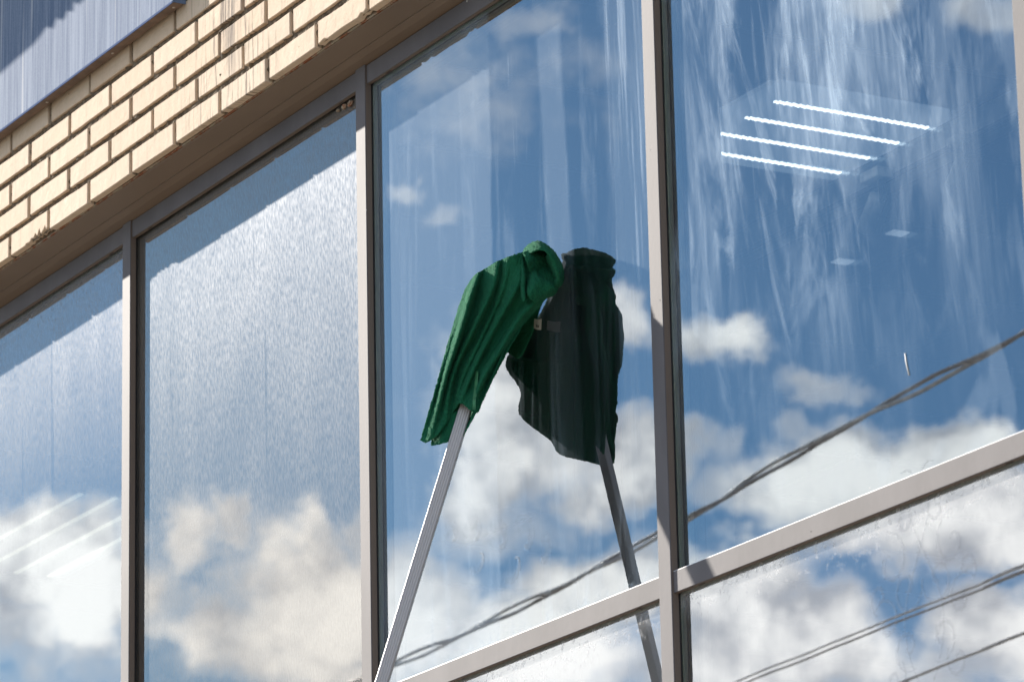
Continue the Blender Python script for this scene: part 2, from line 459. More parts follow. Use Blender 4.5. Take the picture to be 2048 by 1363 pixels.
G_IN = glass_mat('inner_glass', 0.20, (0.80, 0.86, 0.88), None, (0.93, 0.97, 1.0))
G_DUST1 = glass_mat('dusty_outer_glass', 0.16, (0.90, 0.95, 0.97), film_dust_glare(0.48, 0.02, -0.12, -0.95, 2.0, 1.0, .13, .22), (0.93, 0.97, 1.0))
G_DUST2 = glass_mat('dusty_spandrel_glass', 0.16, (0.92, 0.88, 0.84), film_dust_glare(0.36, 0.20, -0.12, -1.15, 5.0, 1.3, .17, .15, (1.08, 1.0, .88)), (0.95, 0.92, 0.875))
G_WIPE = glass_mat('wiped_outer_glass', 0.16, (0.90, 0.95, 0.97), film_wiped, (0.93, 0.97, 1.0))
G_SOAP = glass_mat('soapy_outer_glass', 0.16, (0.90, 0.95, 0.97), film_soap, (0.90, 0.96, 1.0))
G_LOW = glass_mat('grimy_outer_glass', 0.20, (0.90, 0.95, 0.97), film_low, (0.95, 0.97, 1.0))
M_PANEL = simple('grey_spandrel_board', (0.062, 0.050, 0.040), 0.9, spec=0.0)

# ------------------------------------------------------------------ ground, road
GZ = -5.05
g = empty('ground', None, None)
bpy.data.objects.remove(g)
pydata('ground', [(-900, -900, GZ - .15), (900, -900, GZ - .15), (900, 900, GZ - .15), (-900, 900, GZ - .15)], [(0, 1, 2, 3)], simple('earth', (0.16, 0.14, 0.10), 0.95, var=0.2, vscale=0.3), kind='structure')
box('pavement', -60, 60, -5.2, -0.3, GZ - .14, GZ, M_PAVE, kind='structure')
box('road', -60, 60, -14, -5.35, GZ - .145, GZ - .12, M_ASPH, kind='structure')
box('kerb', -60, 60, -5.35, -5.2, GZ - .14, GZ + 0.005, M_KERB, kind='structure')

# ------------------------------------------------------------------ brick wall
wall = empty('brick_wall', 'cream brick wall above the glazing with dark run-off stains and chipped lower edge', 'brick wall')
LEN, HGT = 0.2420, 0.0575
def brick_mesh(seed, chip=0):
    """a brick front with softened uneven arrises; x 0..LEN, z 0..HGT, face at y=0; chip: 1 or 2 = broken lower arris"""
    rnd = random.Random(seed)
    j = lambda a: rnd.uniform(-a, a)
    b = 0.0018
    depth = 0.06
    if chip == 1:
        low = [(0, 0), (.095, .0), (.10, .004), (.125, .002), (.135, .009), (.15, .006), (.163, .016), (.175, .005), (.19, .022), (.20, .004), (.215, .010), (.228, .020), (.235, .006), (LEN, .012)]
    elif chip == 2:
        low = [(0, 0), (.05, .001), (.062, .007), (.08, .012), (.088, .021), (.093, .027), (.10, .023), (.115, .024), (.125, .017), (.14, .014), (.148, .006), (.165, .002), (LEN, 0)]
    elif chip == 3:
        low = [(0, .001), (.03, .006), (.05, .0), (.12, .002), (.2, 0), (.215, .007), (.23, .004), (LEN, .009)]
    else:
        low = [(i / 4 * LEN, j(.0005) if 0 < i < 4 else .0003) for i in range(5)]
    top = [(i / 4 * LEN, HGT + j(.0011)) for i in range(5)]
    ring = [(x, z) for x, z in low] + [(x, z) for x, z in reversed(top)]
    n = len(ring)
    cx, cz = LEN / 2, HGT / 2
    vs, fs = [], []
    for x, z in ring:                       # outer ring, set back
        vs.append((x, b, z))
    for x, z in ring:                       # face ring
        sx_ = b if x < cx else -b
        sz_ = b if z < cz else -b
        vs.append((x + (sx_ if x < .004 or x > LEN - .004 else 0), 0.0, z + sz_))
    for x, z in ring:
        zz = z if z > cz else (0 if chip else z)
        vs.append((x, depth, zz))
    for i in range(n):
        k2 = (i + 1) % n
        fs.append((i, k2, n + k2, n + i))
        fs.append((2 * n + i, 2 * n + k2, k2, i))
    fs.append(tuple(n + i for i in range(n)))
    me = bpy.data.meshes.new('brick')
    bm = bmesh.new()
    bv = [bm.verts.new(v) for v in vs]
    for f in fs:
        bm.faces.new([bv[i] for i in f])
    bmesh.ops.recalc_face_normals(bm, faces=bm.faces)
    # face must look outward (-y)
    bm.to_mesh(me); bm.free()
    me.materials.append(M_BRICK)
    return me
brick_meshes = [brick_mesh(i) for i in range(9)]
chipm = {1: brick_mesh(20, 1), 2: brick_mesh(21, 2), 3: brick_mesh(22, 3)}
rnd = random.Random(3)
rest = bmesh.new()
for row in range(-0, 22):
    off = BX if row % 2 == 0 else BX - 0.5 * PX_
    z = BZ + row * PZ
    for i in range(-22, 34):
        x = off + i * PX_ + rnd.uniform(-.0015, .0015)
        # which bricks stand where the camera can see them
        seen = row <= 6 and -0.55 < x < 2.35 and (x < 2.4 - row * .14)
        if seen:
            me = rnd.choice(brick_meshes)
            if row == 0:
                if i == -1: me = chipm[1]
                elif i == 6: me = chipm[3]
                elif i == 2: me = brick_meshes[0]
            o = link('brick', me, wall)
            o.location = (x + .002, -BD + rnd.uniform(-.0012, .0012), z + rnd.uniform(-.0008, .0008))
            o.rotation_euler = (rnd.uniform(-.008, .008), rnd.uniform(-.003, .003), rnd.uniform(-.004, .004))
        else:
            bm_box(rest, x, x + LEN, -BD, -BD + .05, z, z + HGT)
bmesh.ops.recalc_face_normals(rest, faces=rest.faces)
me = bpy.data.meshes.new('far_bricks'); rest.to_mesh(me); rest.free()
link('far_bricks', me, wall, (M_BRICK,), kind='stuff')
# mortar bed: rough sheet set back from the brick faces
def mortar():
    vs, fs = [], []
    nx, nz = 420, 60
    x0, x1, z0, z1 = -0.8, 2.6, BZ + 0.003, BZ + 7 * PZ
    for a in range(nz + 1):
        for b in range(nx + 1):
            x = x0 + (x1 - x0) * b / nx; z = z0 + (z1 - z0) * a / nz
            y = -BD + .0085 + .0035 * mn.noise(Vector((x * 55, z * 90, 3))) + .002 * mn.noise(Vector((x * 160, z * 200, 5)))
            if mn.noise(Vector((x * 38, z * 60, 9))) > 0.42: y -= .006
            vs.append((x, y, z))
    for a in range(nz):
        for b in range(nx):
            i = a * (nx + 1) + b
            fs.append((i, i + 1, i + nx + 2, i + nx + 1))
    pydata('mortar_bed', vs, fs, M_MORTAR, wall)
mortar()
box('backing', -6, 9, -BD + .018, 0.10, BZ + .0, BZ + 22 * PZ, M_MORTAR, wall)

# steel angle the bricks sit on
lint = empty('steel_lintel', 'thin rusty steel angle under the lowest course of bricks', 'lintel')
vs, fs = [], []
nn = 700
for i in range(nn + 1):
    x = -6 + 15 * i / nn
    yy = -.1005 + .0012 * mn.noise(Vector((x * 9, 0, 0))) + .0005 * mn.noise(Vector((x * 110, 1, 0)))
    vs += [(x, yy, BZ - .0005), (x, yy, BZ - .0052 + .0005 * mn.noise(Vector((x * 60, 3, 0)))), (x, 0.02, BZ - .0045), (x, .02, BZ - .0005)]
for i in range(nn):
    a = i * 4; b = a + 4
    fs += [(a, a + 1, b + 1, b), (a + 1, a + 2, b + 2, b + 1), (a + 3, a, b, b + 3)]
pydata('bottom_flange', vs, fs, M_RUST, lint)

# soffit flashing, two folded bands with a raised seam
sof = empty('soffit_flashing', 'brown folded metal flashing closing the soffit between bricks and window head', 'flashing')
def strip(name, prof, m, parent, x0=-6, x1=9, n=60, wav=.0006):
    vs, fs = [], []
    k_ = len(prof)
    for i in range(n + 1):
        x = x0 + (x1 - x0) * i / n
        for (y, z) in prof:
            vs.append((x, y, z + wav * mn.noise(Vector((x * 3, y * 30, 0)))))
    for i in range(n):
        for j in range(k_ - 1):
            a = i * k_ + j
            fs.append((a, a + 1, a + k_ + 1, a + k_))
    return pydata(name, vs, fs, m, parent)
strip('outer_band', [(-.098, .0575), (-.097, .0565), (-.041, .0448)], M_SOFFIT, sof)
strip('seam', [(-.0405, .0452), (-.0405, .0428), (-.0385, .0424), (-.0375, .0446)], M_SOFFIT, sof)
strip('inner_band', [(-.0378, .0440), (-.02, .0386), (.0035, .0338), (.02, .0338)], M_SOFFIT, sof)

# metal fascia sheet in front of the bricks
fas = empty('metal_fascia', 'blue grey galvanised metal sheet covering the top of the brick wall', 'metal sheet')
SY = -BD - .037
SZ0 = 0.4085; SX1 = 1.0
nxs, nzs = 60, 24
vs, fs = [], []
for a in range(nzs + 1):
    for b in range(nxs + 1):
        x = -4 + (SX1 + 4) * b / nxs; z = SZ0 + 1.3 * a / nzs
        vs.append((x, SY + .0012 * mn.noise(Vector((x * 2.5, z * 3, 1))) * (a > 0), z))
for a in range(nzs):
    for b in range(nxs):
        i = a * (nxs + 1) + b
        fs.append((i, i + 1, i + nxs + 2, i + nxs + 1))
pydata('face_sheet', vs, fs, M_SHEET, fas, True)
M_FLANGE = simple('brown_flange', (0.13, 0.085, 0.06), 0.55, metal=0.2, var=0.3, vscale=20)
box('bottom_flange', -4, SX1, SY + .0015, SY + .030, SZ0 - .0008, SZ0 + .0005, M_FLANGE, fas)
box('lower_lip', -4, SX1, SY - .0012, SY + .0012, SZ0 - .002, SZ0 + .0035, simple('blue_edge', (0.10, 0.13, 0.22), 0.9, spec=0.0), fas)
box('end_return', SX1, SX1 + .0012, SY, SY + .036, SZ0, SZ0 + 1.3, M_SHEET, fas)
M_RIVET = simple('zinc_rivet', (0.45, 0.42, 0.38), 0.4, metal=0.6)
for x in (-.24, .18, .60, .97):
    bm = bmesh.new()
    bmesh.ops.create_uvsphere(bm, u_segments=10, v_segments=6, radius=.0042)
    for v in bm.verts: v.co.z *= .5
    me = bpy.data.meshes.new('rivet'); bm.to_mesh(me); bm.free()
    o = link('rivet', me, fas, (M_RIVET,), True)
    o.location = (x, SY + .018, SZ0 - .001)

# unseen canopy added above, its lower edge cut to cast the scalloped shade
can = empty('shade_canopy', 'unseen metal canopy added above the fascia sheet, edge cut to shape its shade', 'canopy')
T_ = 0.35
edge = [(-3, .56), (-.5, .560), (-.0823, .5743), (-.0102, .5781), (.1218, .5832), (.17, .592), (.2147, .6045), (.2547, .5858), (.2838, .6085), (.3137, .5885), (.335, .591), (.3461, .603), (.36, .600), (.3885, .5895), (.3915, .618), (.42, .5975), (.47, .60), (.50, .632), (.54, .605), (.60, .61), (.64, .64), (.68, .61), (1.4, .64)]
vs, fs = [], []
for x, z in edge:
    X_, Z_ = x - SUN_S * T_, z + SUN_H * T_
    vs += [(X_, SY - T_, Z_), (X_, SY - T_, 1.6), (X_, SY - T_ + .002, Z_), (X_, SY - T_ + .002, 1.6)]
for i in range(len(edge) - 1):
    a = i * 4; b = a + 4
    fs += [(a, b, b + 1, a + 1), (a + 2, a + 3, b + 3, b + 2), (a, a + 2, b + 2, b)]
pydata('shade_valance', vs, fs, M_SHEET, can)
box('roof_sheet', -4.2, .2, SY - T_ - .03, -BD, 1.6, 1.606, M_SHEET, can)

# ------------------------------------------------------------------ curtain wall
cw = empty('curtain_wall', 'silver grey metal frame of the curtain wall with its tall panes', 'window frame')
def member(name, x0, x1, z0, z1, yf, vertical):
    m_ = box(name, x0, x1, yf, .0155, z0, z1, M_FRAME, cw, bev=0.0009)
    sd_ = .0012
    if vertical:
        box('frame_side', x0 + .0004, x1 - .0004 + .0008, yf + .0025, .0160, z0, z1, M_SIDE, m_)
        box('gasket', x0 + .003, x1 - .003, .0160, YG - .0002, z0, z1, M_RUBBER, m_)
        box('inner_profile', x0 - .002, x1 + .002, YI + .004, .085, z0, z1, M_FRAME2, m_)
    else:
        box('frame_side', x0, x1, yf + .0025, .0160, z0 - .0005, z1 - .0006, M_SIDE, m_)
        box('gasket', x0, x1, .0160, YG - .0002, z0 + .003, z1 - .003, M_RUBBER, m_)
        box('inner_profile', x0, x1, YI + .004, .085, z0 - .002, z1 + .002, M_FRAME2, m_)
    return m_
for l_, r_ in zip(ML, MR):
    member('mullion', l_, r_, ZB, HT + .0045, 0.0, True)
for i in range(len(ML) - 1):
    a, b = MR[i] + .0006, ML[i + 1] - .0006
    member('header', a, b, HB, HT, YF, False)
    tr_ = member('transom', a, b, TB, TT, YF, False)
    for (par, zt) in ((tr_, TT),):
        vs = []
        for xx in (a + .0002, b - .0002):
            vs += [(xx, YF + .0004, zt - .0003), (xx, YF + .0012, zt + .0012), (xx, YG - .0006, zt + .0072), (xx, YG - .0006, zt - .0003)]
        pydata('sloped_ledge', vs, [(0, 4, 5, 1), (1, 5, 6, 2), (0, 1, 2, 3), (4, 7, 6, 5)], M_LEDGE_GLINT, par)
    member('sill_rail', a, b, ZB, ZB + .045, YF, False)

def pane(name, x0, x1, z0, z1, y, m, parent, amp, seed, wave=0.45):
    nx, nz = 64, 76
    vs, fs = [], []
    for a in range(nz + 1):
        for b in range(nx + 1):
            x = x0 + (x1 - x0) * b / nx; z = z0 + (z1 - z0) * a / nz
            d = mn.noise(Vector((x / wave, z / wave, seed))) + .28 * mn.noise(Vector((x / .13, z / .2, seed + 7)))
            vs.append((x, y + amp * d, z))
    for a in range(nz):
        for b in range(nx):
            i = a * (nx + 1) + b
            fs.append((i, i + 1, i + nx + 2, i + nx + 1))
    return pydata(name, vs, fs, m, parent, True)

def window(x0, x1, z0, z1, outer, seed, label, spandrel=False):
    o = pane('window', x0 - .012, x1 + .012, z0 - .012, z1 + .012, YG, outer, cw, .00009, seed)
    o['label'] = label
    if spandrel:
        pane('spandrel_board', x0 - .012, x1 + .012, z0 - .012, z1 + .012, YG + .006, M_PANEL, o, .0001, seed)
        return o
    pane('inner_pane', x0 - .012, x1 + .012, z0 - .012, z1 + .012, YI, G_IN, o, .00013, seed + 40)
    # spacer bar between the two panes, with its row of perforations
    bm = bmesh.new()
    s = .0012
    bm_box(bm, x0 - .010, x0 + s, YG + .001, YI - .0022, z0, z1)
    bm_box(bm, x1 - s, x1 + .010, YG + .001, YI - .0022, z0, z1)
    bm_box(bm, x0 + s, x1 - s, YG + .001, YI - .0022, z1 - s, z1 + .010)
    bm_box(bm, x0 + s, x1 - s, YG + .001, YI - .0022, z0 - .010, z0 + s)
    me = bpy.data.meshes.new('spacer'); bm.to_mesh(me); bm.free()
    link('spacer', me, o, (M_SPACER,))
    bm = bmesh.new()
    zz = z0 + .01
    while zz < z1 - .01:
        bm_box(bm, x0 + s + .0001, x0 + s + .0003, YG + .0068, YG + .0082, zz, zz + .0022)
        zz += .0055
    bm_box(bm, x0 - .01, x0 + s + .0006, YI - .0022, YI - .0003, z0, z1)
    bm_box(bm, x0 + s, x1, YI - .0022, YI - .0003, z1 - s - .001, z1 + .01)
    me = bpy.data.meshes.new('spacer_perforations'); bm.to_mesh(me); bm.free()
    link('edge_seal', me, o, (M_RUBBER,))
    return o
cols = [(MR[i], ML[i + 1]) for i in range(5)]
window(*cols[0], TT, HB, G_DUST1, 1.3, 'clear glass pane under a film of sunlit dust, leftmost in view')
window(*cols[1], TT, HB, G_DUST2, 2.3, 'opaque grey spandrel pane covered in streaky dust', True)
P3 = window(*cols[2], TT, HB, G_WIPE, 3.3, 'blue reflecting pane being wiped with the green cloth')
P4 = window(*cols[3], TT, HB, G_SOAP, 4.3, 'blue reflecting pane with chalky soap streaks and a lit ceiling lamp behind it')
window(*cols[4], TT, HB, G_SOAP, 5.3, 'blue reflecting pane right of the last mullion')
for i, (a, b) in enumerate(cols):
    if i == 1:
        window(a, b, ZB + .045, TB, G_DUST2, 9.3, 'opaque grey spandrel pane below the transom', True)
    else:
        window(a, b, ZB + .045, TB, G_LOW, 10.3 + i, 'grimy lower glass pane reflecting bright clouds' if i in (2, 3) else 'lower glass pane at the edge of the facade')

# drain slots under the rails, rust lump, drips of paint
M_HOLE = simple('drain_slot_dark', (0.01, 0.008, 0.006), 0.9)
for i in range(len(ML) - 1):
    for (z0_, nm) in ((HB, 'h'), (TB, 't')):
        for dx_ in (.085, ML[i + 1] - MR[i] - .11):
            x_ = MR[i] + dx_
            box('drain_slot', x_, x_ + .022, YF + .006, YF + .0085, z0_ - .0012, z0_ - .0002, M_HOLE, cw)
def lump(name, c, r, m, parent, seed):
    bm = bmesh.new()
    bmesh.ops.create_icosphere(bm, subdivisions=3, radius=1)
    for v in bm.verts:
        n_ = 1 + .5 * mn.noise(v.co * 2.3 + Vector((seed, 0, 0)))
        v.co = Vector((v.co.x * r[0], v.co.y * r[1], v.co.z * r[2])) * n_ + Vector(c)
    me_ = bpy.data.meshes.new(name); bm.to_mesh(me_); bm.free()
    return link(name, me_, parent, (m,))
for j, (px_, py_, rr) in enumerate(((700, 207, .012), (688, 213, .010), (676, 221, .006))):
    c_ = at(px_, py_, .019)
    lump('rusty_sealant', c_, (rr, .004, rr * .6), M_RUST, cw, j * 3.1)
M_DRIP = simple('white_paint_drip', (0.7, 0.68, 0.64), 0.6)
rd = random.Random(12)
for (px_, py_, y_, r_, h_) in ((934, 3, YF, .0012, .0028), (1320, 600, 0, .0009, .0012), (737, 1040, 0, .0009, .0012), (1340, 1185, YF, .001, .001), (1622, 1062, YF, .0012, .0011), (1740, 975, YF, .0013, .001), (733, 420, 0, .0007, .0009), (1300, 300, 0, .0007, .001)):
    c_ = at(px_, py_, y_)
    lump('paint_drip', c_, (r_, .0006, h_), M_DRIP if rd.random() < .6 else M_RUBBER, cw, rd.random() * 20)
# sliver of dried adhesive on the soapy pane
tube('scratch', [at(1810, 706, YG - .0008), at(1813, 728, YG - .0008), at(1818, 750, YG - .0008)], .0012, M_DRIP, P4, 6)

# wall below and beside the glazing
base = empty('rendered_wall', 'plain rendered wall standing below the glazing', 'wall')
box('wall_base', -6, 9, -.06, .2, GZ - .1, ZB, M_CONC, base)
box('wall_right', MR[5], 9, -.06, .2, ZB + .001, HT, M_CONC, base)
box('wall_left', -6, ML[0], -.06, .2, ZB + .001, HT, M_CONC, base)

# ------------------------------------------------------------------ room behind the glass
CZ = 0.54
M_CEIL = simple('dull_ceiling', (0.10, 0.11, 0.12), 0.9, var=0.1, vscale=2)
M_ROOM = simple('room_paint', (0.03, 0.03, 0.033), 0.9)
M_BAR = simple('ceiling_bar_paint', (0.15, 0.155, 0.16), 0.8)
RC = box('room_ceiling', -5.9, 8.9, .21, 9, CZ, CZ + .1, M_CEIL, kind='structure')
box('room_floor', -5.9, 8.9, .21, 9, -2.9, -2.8, M_ROOM, kind='structure')
box('room_back_wall', -5.9, 8.9, 9, 9.1, -2.9, CZ + .1, M_ROOM, kind='structure')
box('room_side_wall', -6.0, -5.9, .21, 9, -2.9, CZ + .1, M_ROOM, kind='structure')
box('room_side_wall', 8.9, 9.0, .21, 9, -2.9, CZ + .1, M_ROOM, kind='structure')
box('room_bulkhead', -5.9, 8.9, .101, .21, BZ, CZ + .1, M_ROOM, kind='structure')
# ceiling grid
for i in range(24):
    x_ = -5.7 + .6 * i + .255
    if x_ < 8.8: box('ceiling_bar', x_, x_ + .024, .215, 8.95, CZ - .008, CZ - .0006, M_BAR, RC)
for j in range(13):
    y_ = .45 + .615 * j
    box('ceiling_bar', -5.85, 8.85, y_, y_ + .024, CZ - .0075, CZ - .0004, M_BAR, RC)
M_DARK = simple('dark_line', (0.05, 0.05, 0.055), 0.8)

def emis(name, col, s):
    m, k = mat(name)
    e = k.n('ShaderNodeEmission'); e.inputs[0].default_value = (*col, 1); e.inputs[1].default_value = s
    o = k.n('ShaderNodeOutputMaterial'); k.l(e.outputs[0], o.inputs[0])
    return m
M_LED = emis('led_strip_light', (1.0, 0.97, 0.92), 0.9)
M_LEDW = emis('warm_led_strip', (1.0, 0.93, 0.70), 0.2)
M_PANELGLOW = emis('lamp_panel_glow', (0.62, 0.68, 0.74), .07)  # weak glow put into the housing in place of light from its strips
M_LAMP = simple('lamp_housing', (0.55, 0.56, 0.58), 0.6)
M_WHITE = simple('white_plastic', (0.75, 0.75, 0.73), 0.5)
def ceiling_lamp(x0, y0, sz, label, mled, beads=True):
    r = empty('ceiling_light', label, 'ceiling light', 'square lamps on the room ceiling')
    bm = bmesh.new()
    bm_box(bm, x0, x0 + (sz if beads else 1.3), y0, y0 + sz, CZ - .035, CZ - .0005)
    me = bpy.data.meshes.new('lamp_housing'); bm.to_mesh(me); bm.free()
    link('lamp_housing', me, r, (M_PANELGLOW if beads else M_LAMP,))
    for i in range(4):
        xc = x0 + sz * (i + .5) / 4
        bm = bmesh.new()
        if beads:
            n = 46
            for j in range(n):
                yy = y0 + .06 + (sz - .08) * j / n
                bm_box(bm, xc - .0055 - .0035 * (j % 2), xc + .0055 + .0035 * (j % 2), yy, yy + (sz - .04) / n * .55, CZ - .040, CZ - .0352)
        else:
            bm_box(bm, x0 + .02, x0 + 1.28, y0 + xc - x0 - .009, y0 + xc - x0 + .009, CZ - .040, CZ - .0352)
        me = bpy.data.meshes.new('led_strip'); bm.to_mesh(me); bm.free()
        link('led_strip', me, r, (mled,))
    return r
ceiling_lamp(0.285, 1.685, .59, 'lit square ceiling lamp with four bright strips seen through the soapy pane', M_LED)
ceiling_lamp(-5.25, 1.72, .56, 'faint lit long ceiling lamp behind the dusty leftmost pane', M_LEDW, False)
# light coloured rail on the ceiling behind the lamp, with fittings
rl = empty('ceiling_rail', 'pale boxed rail running along the room ceiling behind the lit lamp', 'rail')
box('rail_body', -1.0, 6, 2.34, 2.40, CZ - .085, CZ - .001, M_LAMP, rl)
box('rail_lip', -1.0, 6, 2.325, 2.34, CZ - .085, CZ - .075, M_DARK, rl)

# spotlight hanging under the rail
def P(px, py, y): return at(px, py, y)
def small_spot(px, py, label, s=1.0):
    y = 2.30
    c = P(px, py, y)
    r = empty('spotlight', label, 'spotlight', 'small fittings hanging inside the room')
    box('mount', c.x - .05 * s, c.x + .05 * s, y - .03, y + .03, c.z + .02 * s, c.z + .055 * s, M_WHITE, r, bev=.004)
    tube('stem', [(c.x + .02, y, c.z + .02), (c.x + .02, y, c.z - .05 * s)], .008, M_DARK, r, 8)
    d = Vector((-.7, .1, -.55)).normalized()
    a = Vector((c.x, y, c.z - .03 * s))
    tube('lamp_head', [a, a + d * .05 * s, a + d * .13 * s], .028 * s, M_WHITE, r, 14)
    tube('bulb', [a + d * .131 * s, a + d * .136 * s], .02 * s, M_LAMP, r, 12)
    return r
small_spot(1755, 375, 'white spotlight on the ceiling rail just below the lit lamp', .9)
small_spot(1925, 300, 'dark spotlight on the ceiling rail near the right mullion', .7)
for (px, py, y, lab) in ((1795, 465, 2.6, 'small pale square lamp glowing below the rail in the soapy pane'), (1685, 522, 2.6, 'small pale square lamp hanging left of and below its neighbour')):
    c = P(px, py, y)
    r = empty('downlight', lab, 'downlight', 'small pale lamps inside the room')
    box('lamp_body', c.x - .028, c.x + .028, y - .035, y + .035, c.z + .0, c.z + .03, M_LAMP, r, bev=.004)
    box('diffuser', c.x - .022, c.x + .022, y - .028, y + .028, c.z - .004, c.z - .0005, emis('dim_diffuser', (.9, .95, 1), .10), r)
    tube('hanger', [(c.x, y, c.z + .03), (c.x, y, CZ)], .0025, M_DARK, r, 6)
# interior column and a narrow olive locker, both close behind the glass
ic = empty('interior_column', 'pale square column standing indoors right behind the third mullion', 'column')
c = P(1441, 261, .52)
box('column_shaft', c.x - .30, c.x, .42, .52, -2.8, CZ - .001, simple('column_paint', (0.20, 0.21, 0.22), 0.8), ic)
box('column_skirting', c.x - .31, c.x + .01, .41, .53, -2.8, -2.7, M_DARK, ic)
lk = empty('locker', 'narrow olive grey locker indoors behind the hanging cloth', 'locker')
a = P(1073, 565, .3); b = P(1145, 565, .3)
box('locker_body', a.x, b.x, .3, .42, -2.8, a.z, simple('olive_paint', (0.05, 0.04, 0.025), 0.8), lk, bev=.003)
box('locker_door', a.x + .004, b.x - .004, .294, .299, -2.75, a.z - .01, simple('olive_paint_door', (0.055, 0.044, 0.028), 0.8), lk)

# faint damask ornament left on the lower right pane, stuck to the outside of the glass
def swirl(cx, cz, r0, turns, a0, sgn, n=26):
    pts = []
    for i in range(n + 1):
        t = i / n
        r = r0 * (1 - t) ** 1.1 + .003
        an = a0 + sgn * turns * 2 * math.pi * t
        pts.append((cx + r * math.cos(an), cz + r * math.sin(an)))
    return pts
def ribbon_bm(bm, pts, wdt, y):
    prev = None
    n = len(pts)
    for i, (x, z) in enumerate(pts):
        x2, z2 = pts[min(i + 1, n - 1)]; x1, z1 = pts[max(i - 1, 0)]
        dx, dz = x2 - x1, z2 - z1
        L = math.hypot(dx, dz) or 1
        w_ = wdt * (0.35 + 0.65 * math.sin(math.pi * i / (n - 1)))
        a = bm.verts.new((x - dz / L * w_, y, z + dx / L * w_)); b = bm.verts.new((x + dz / L * w_, y, z - dx / L * w_))
        if prev:
            bm.faces.new((prev[0], a, b, prev[1]))
        prev = (a, b)
def decal_mat(name, col, al):
    m, k = mat(name)
    d = k.n('ShaderNodeBsdfDiffuse'); d.inputs[0].default_value = (*col, 1)
    t = k.n('ShaderNodeBsdfTransparent')
    mx = k.n('ShaderNodeMixShader'); mx.inputs[0].default_value = al
    k.l(t.outputs[0], mx.inputs[1]); k.l(d.outputs[0], mx.inputs[2])
    o = k.n('ShaderNodeOutputMaterial'); k.l(mx.outputs[0], o.inputs[0])
    return m
bm = bmesh.new()
oc = at(1845, 1165, YG)
for sgn in (-1, 1):
    for (u, v_, r, tn, a0) in ((.055, .13, .04, 1.3, 0), (.10, .06, .055, 1.2, 1.5), (.05, .0, .05, 1.4, 3.0), (.12, -.05, .045, 1.2, .6), (.055, -.11, .045, 1.3, 4.2), (.10, -.16, .035, 1.2, 2.2), (.035, .19, .03, 1.1, 1.0), (.14, .0, .03, 1.1, 5.0)):
        ribbon_bm(bm, swirl(oc.x + sgn * u, oc.z + v_, r, tn, a0 if sgn > 0 else math.pi - a0, sgn), .0045, YG - .0012)
    ribbon_bm(bm, [(oc.x + sgn * (.012 + .05 * math.sin(t * .25)), oc.z - .2 + t * .02) for t in range(21)], .003, YG - .0012)
me = bpy.data.meshes.new('damask_sticker'); bm.to_mesh(me); bm.free()
o = link('damask_sticker', me, None, (decal_mat('sticker_film', (.30, .32, .36), .09),))
o['label'] = 'faint scrollwork damask sticker on the lower right pane'; o['category'] = 'window sticker'
# swirling smear left by a wet cloth on the wiped pane
bm = bmesh.new()
for (px, py, r, tn, a0, sg) in ((905, 1075, .05, .7, 2.6, -1), (950, 1072, .06, .75, 2.8, -1), (1000, 1085, .065, .8, 2.7, -1), (1050, 1085, .07, .7, 2.2, -1), (960, 1110, .05, .6, 3.4, 1), (1030, 1120, .06, .6, 3.6, 1), (1085, 1110, .05, .6, 1.2, -1)):
    cc = at(px, py, YG)
    for kx in range(6):
        ribbon_bm(bm, swirl(cc.x, cc.z, r * (1 - .11 * kx), tn, a0 + .1 * kx, sg, 18), .0035, YG - .0008 - .00012 * kx)
me = bpy.data.meshes.new('smear'); bm.to_mesh(me); bm.free()
o = link('smear', me, P3, (decal_mat('smear_film', (.5, .53, .56), .05),))

# ------------------------------------------------------------------ cables over the street (seen mirrored in the glass)
M_CABLE = simple('grey_cable', (0.80, 0.77, 0.74), 0.35, metal=0.1, bump=0.0005, bscale=200, var=0.2, vscale=20)
M_CABLE2 = simple('brown_cable', (0.45, 0.40, 0.37), 0.3)
def interp(pts, n):
    """smooth curve through points given by x"""
    out = []
    for i in range(len(pts) - 1):
        p0 = Vector(pts[max(i - 1, 0)]); p1 = Vector(pts[i]); p2 = Vector(pts[i + 1]); p3 = Vector(pts[min(i + 2, len(pts) - 1)])
        for j in range(n):
            t = j / n
            out.append(0.5 * ((2 * p1) + (p2 - p0) * t + (2 * p0 - 5 * p1 + 4 * p2 - p3) * t * t + (3 * p1 - p0 - 3 * p2 + p3) * t ** 3))
    out.append(Vector(pts[-1]))
    return out
def cable(label, pts, cores, r, off, pitch, jit=0.0):
    c = empty('overhead_cable', label, 'cable', 'cables strung over the street')
    path = interp(pts, 60)
    for k_ in range(cores):
        pp = []
        s = 0
        for i, p in enumerate(path):
            if i: s += (p - path[i - 1]).length
            an = 2 * math.pi * (s / pitch + k_ / cores) + math.pi / 2
            pp.append(p + Vector((0, math.cos(an), math.sin(an))) * off + Vector((0, 0, jit * mn.noise(Vector((s * 2.2, k_, 0))))))
        tube('core', pp, r, M_CABLE if k_ == 0 else M_CABLE2, c, 8)
    return c
CY = -5.956
cable('thick twisted pair of grey cables reflected across the soapy pane', [(6, CY, 2.9), (1, CY, 2.15), (-3.0, CY, 1.694), (-3.859, CY, 1.607), (-4.663, CY, 1.567), (-5.578, CY, 1.512), (-6.573, CY, 1.418), (-7.895, CY, 1.345), (-9.478, CY, 1.302), (-14, CY, 1.28), (-20, CY, 1.5)], 2, .0098, .0130, 2.4, .012)
cable('thin pair of straight cables reflected in the lower right pane, upper run', [(6, CY, .95), (-3.426, CY, .652), (-3.948, CY, .628), (-5.009, CY, .600), (-6.146, CY, .570), (-6.938, CY, .555), (-12, CY, .50), (-20, CY, .55)], 2, .0048, .012, 4000.0)
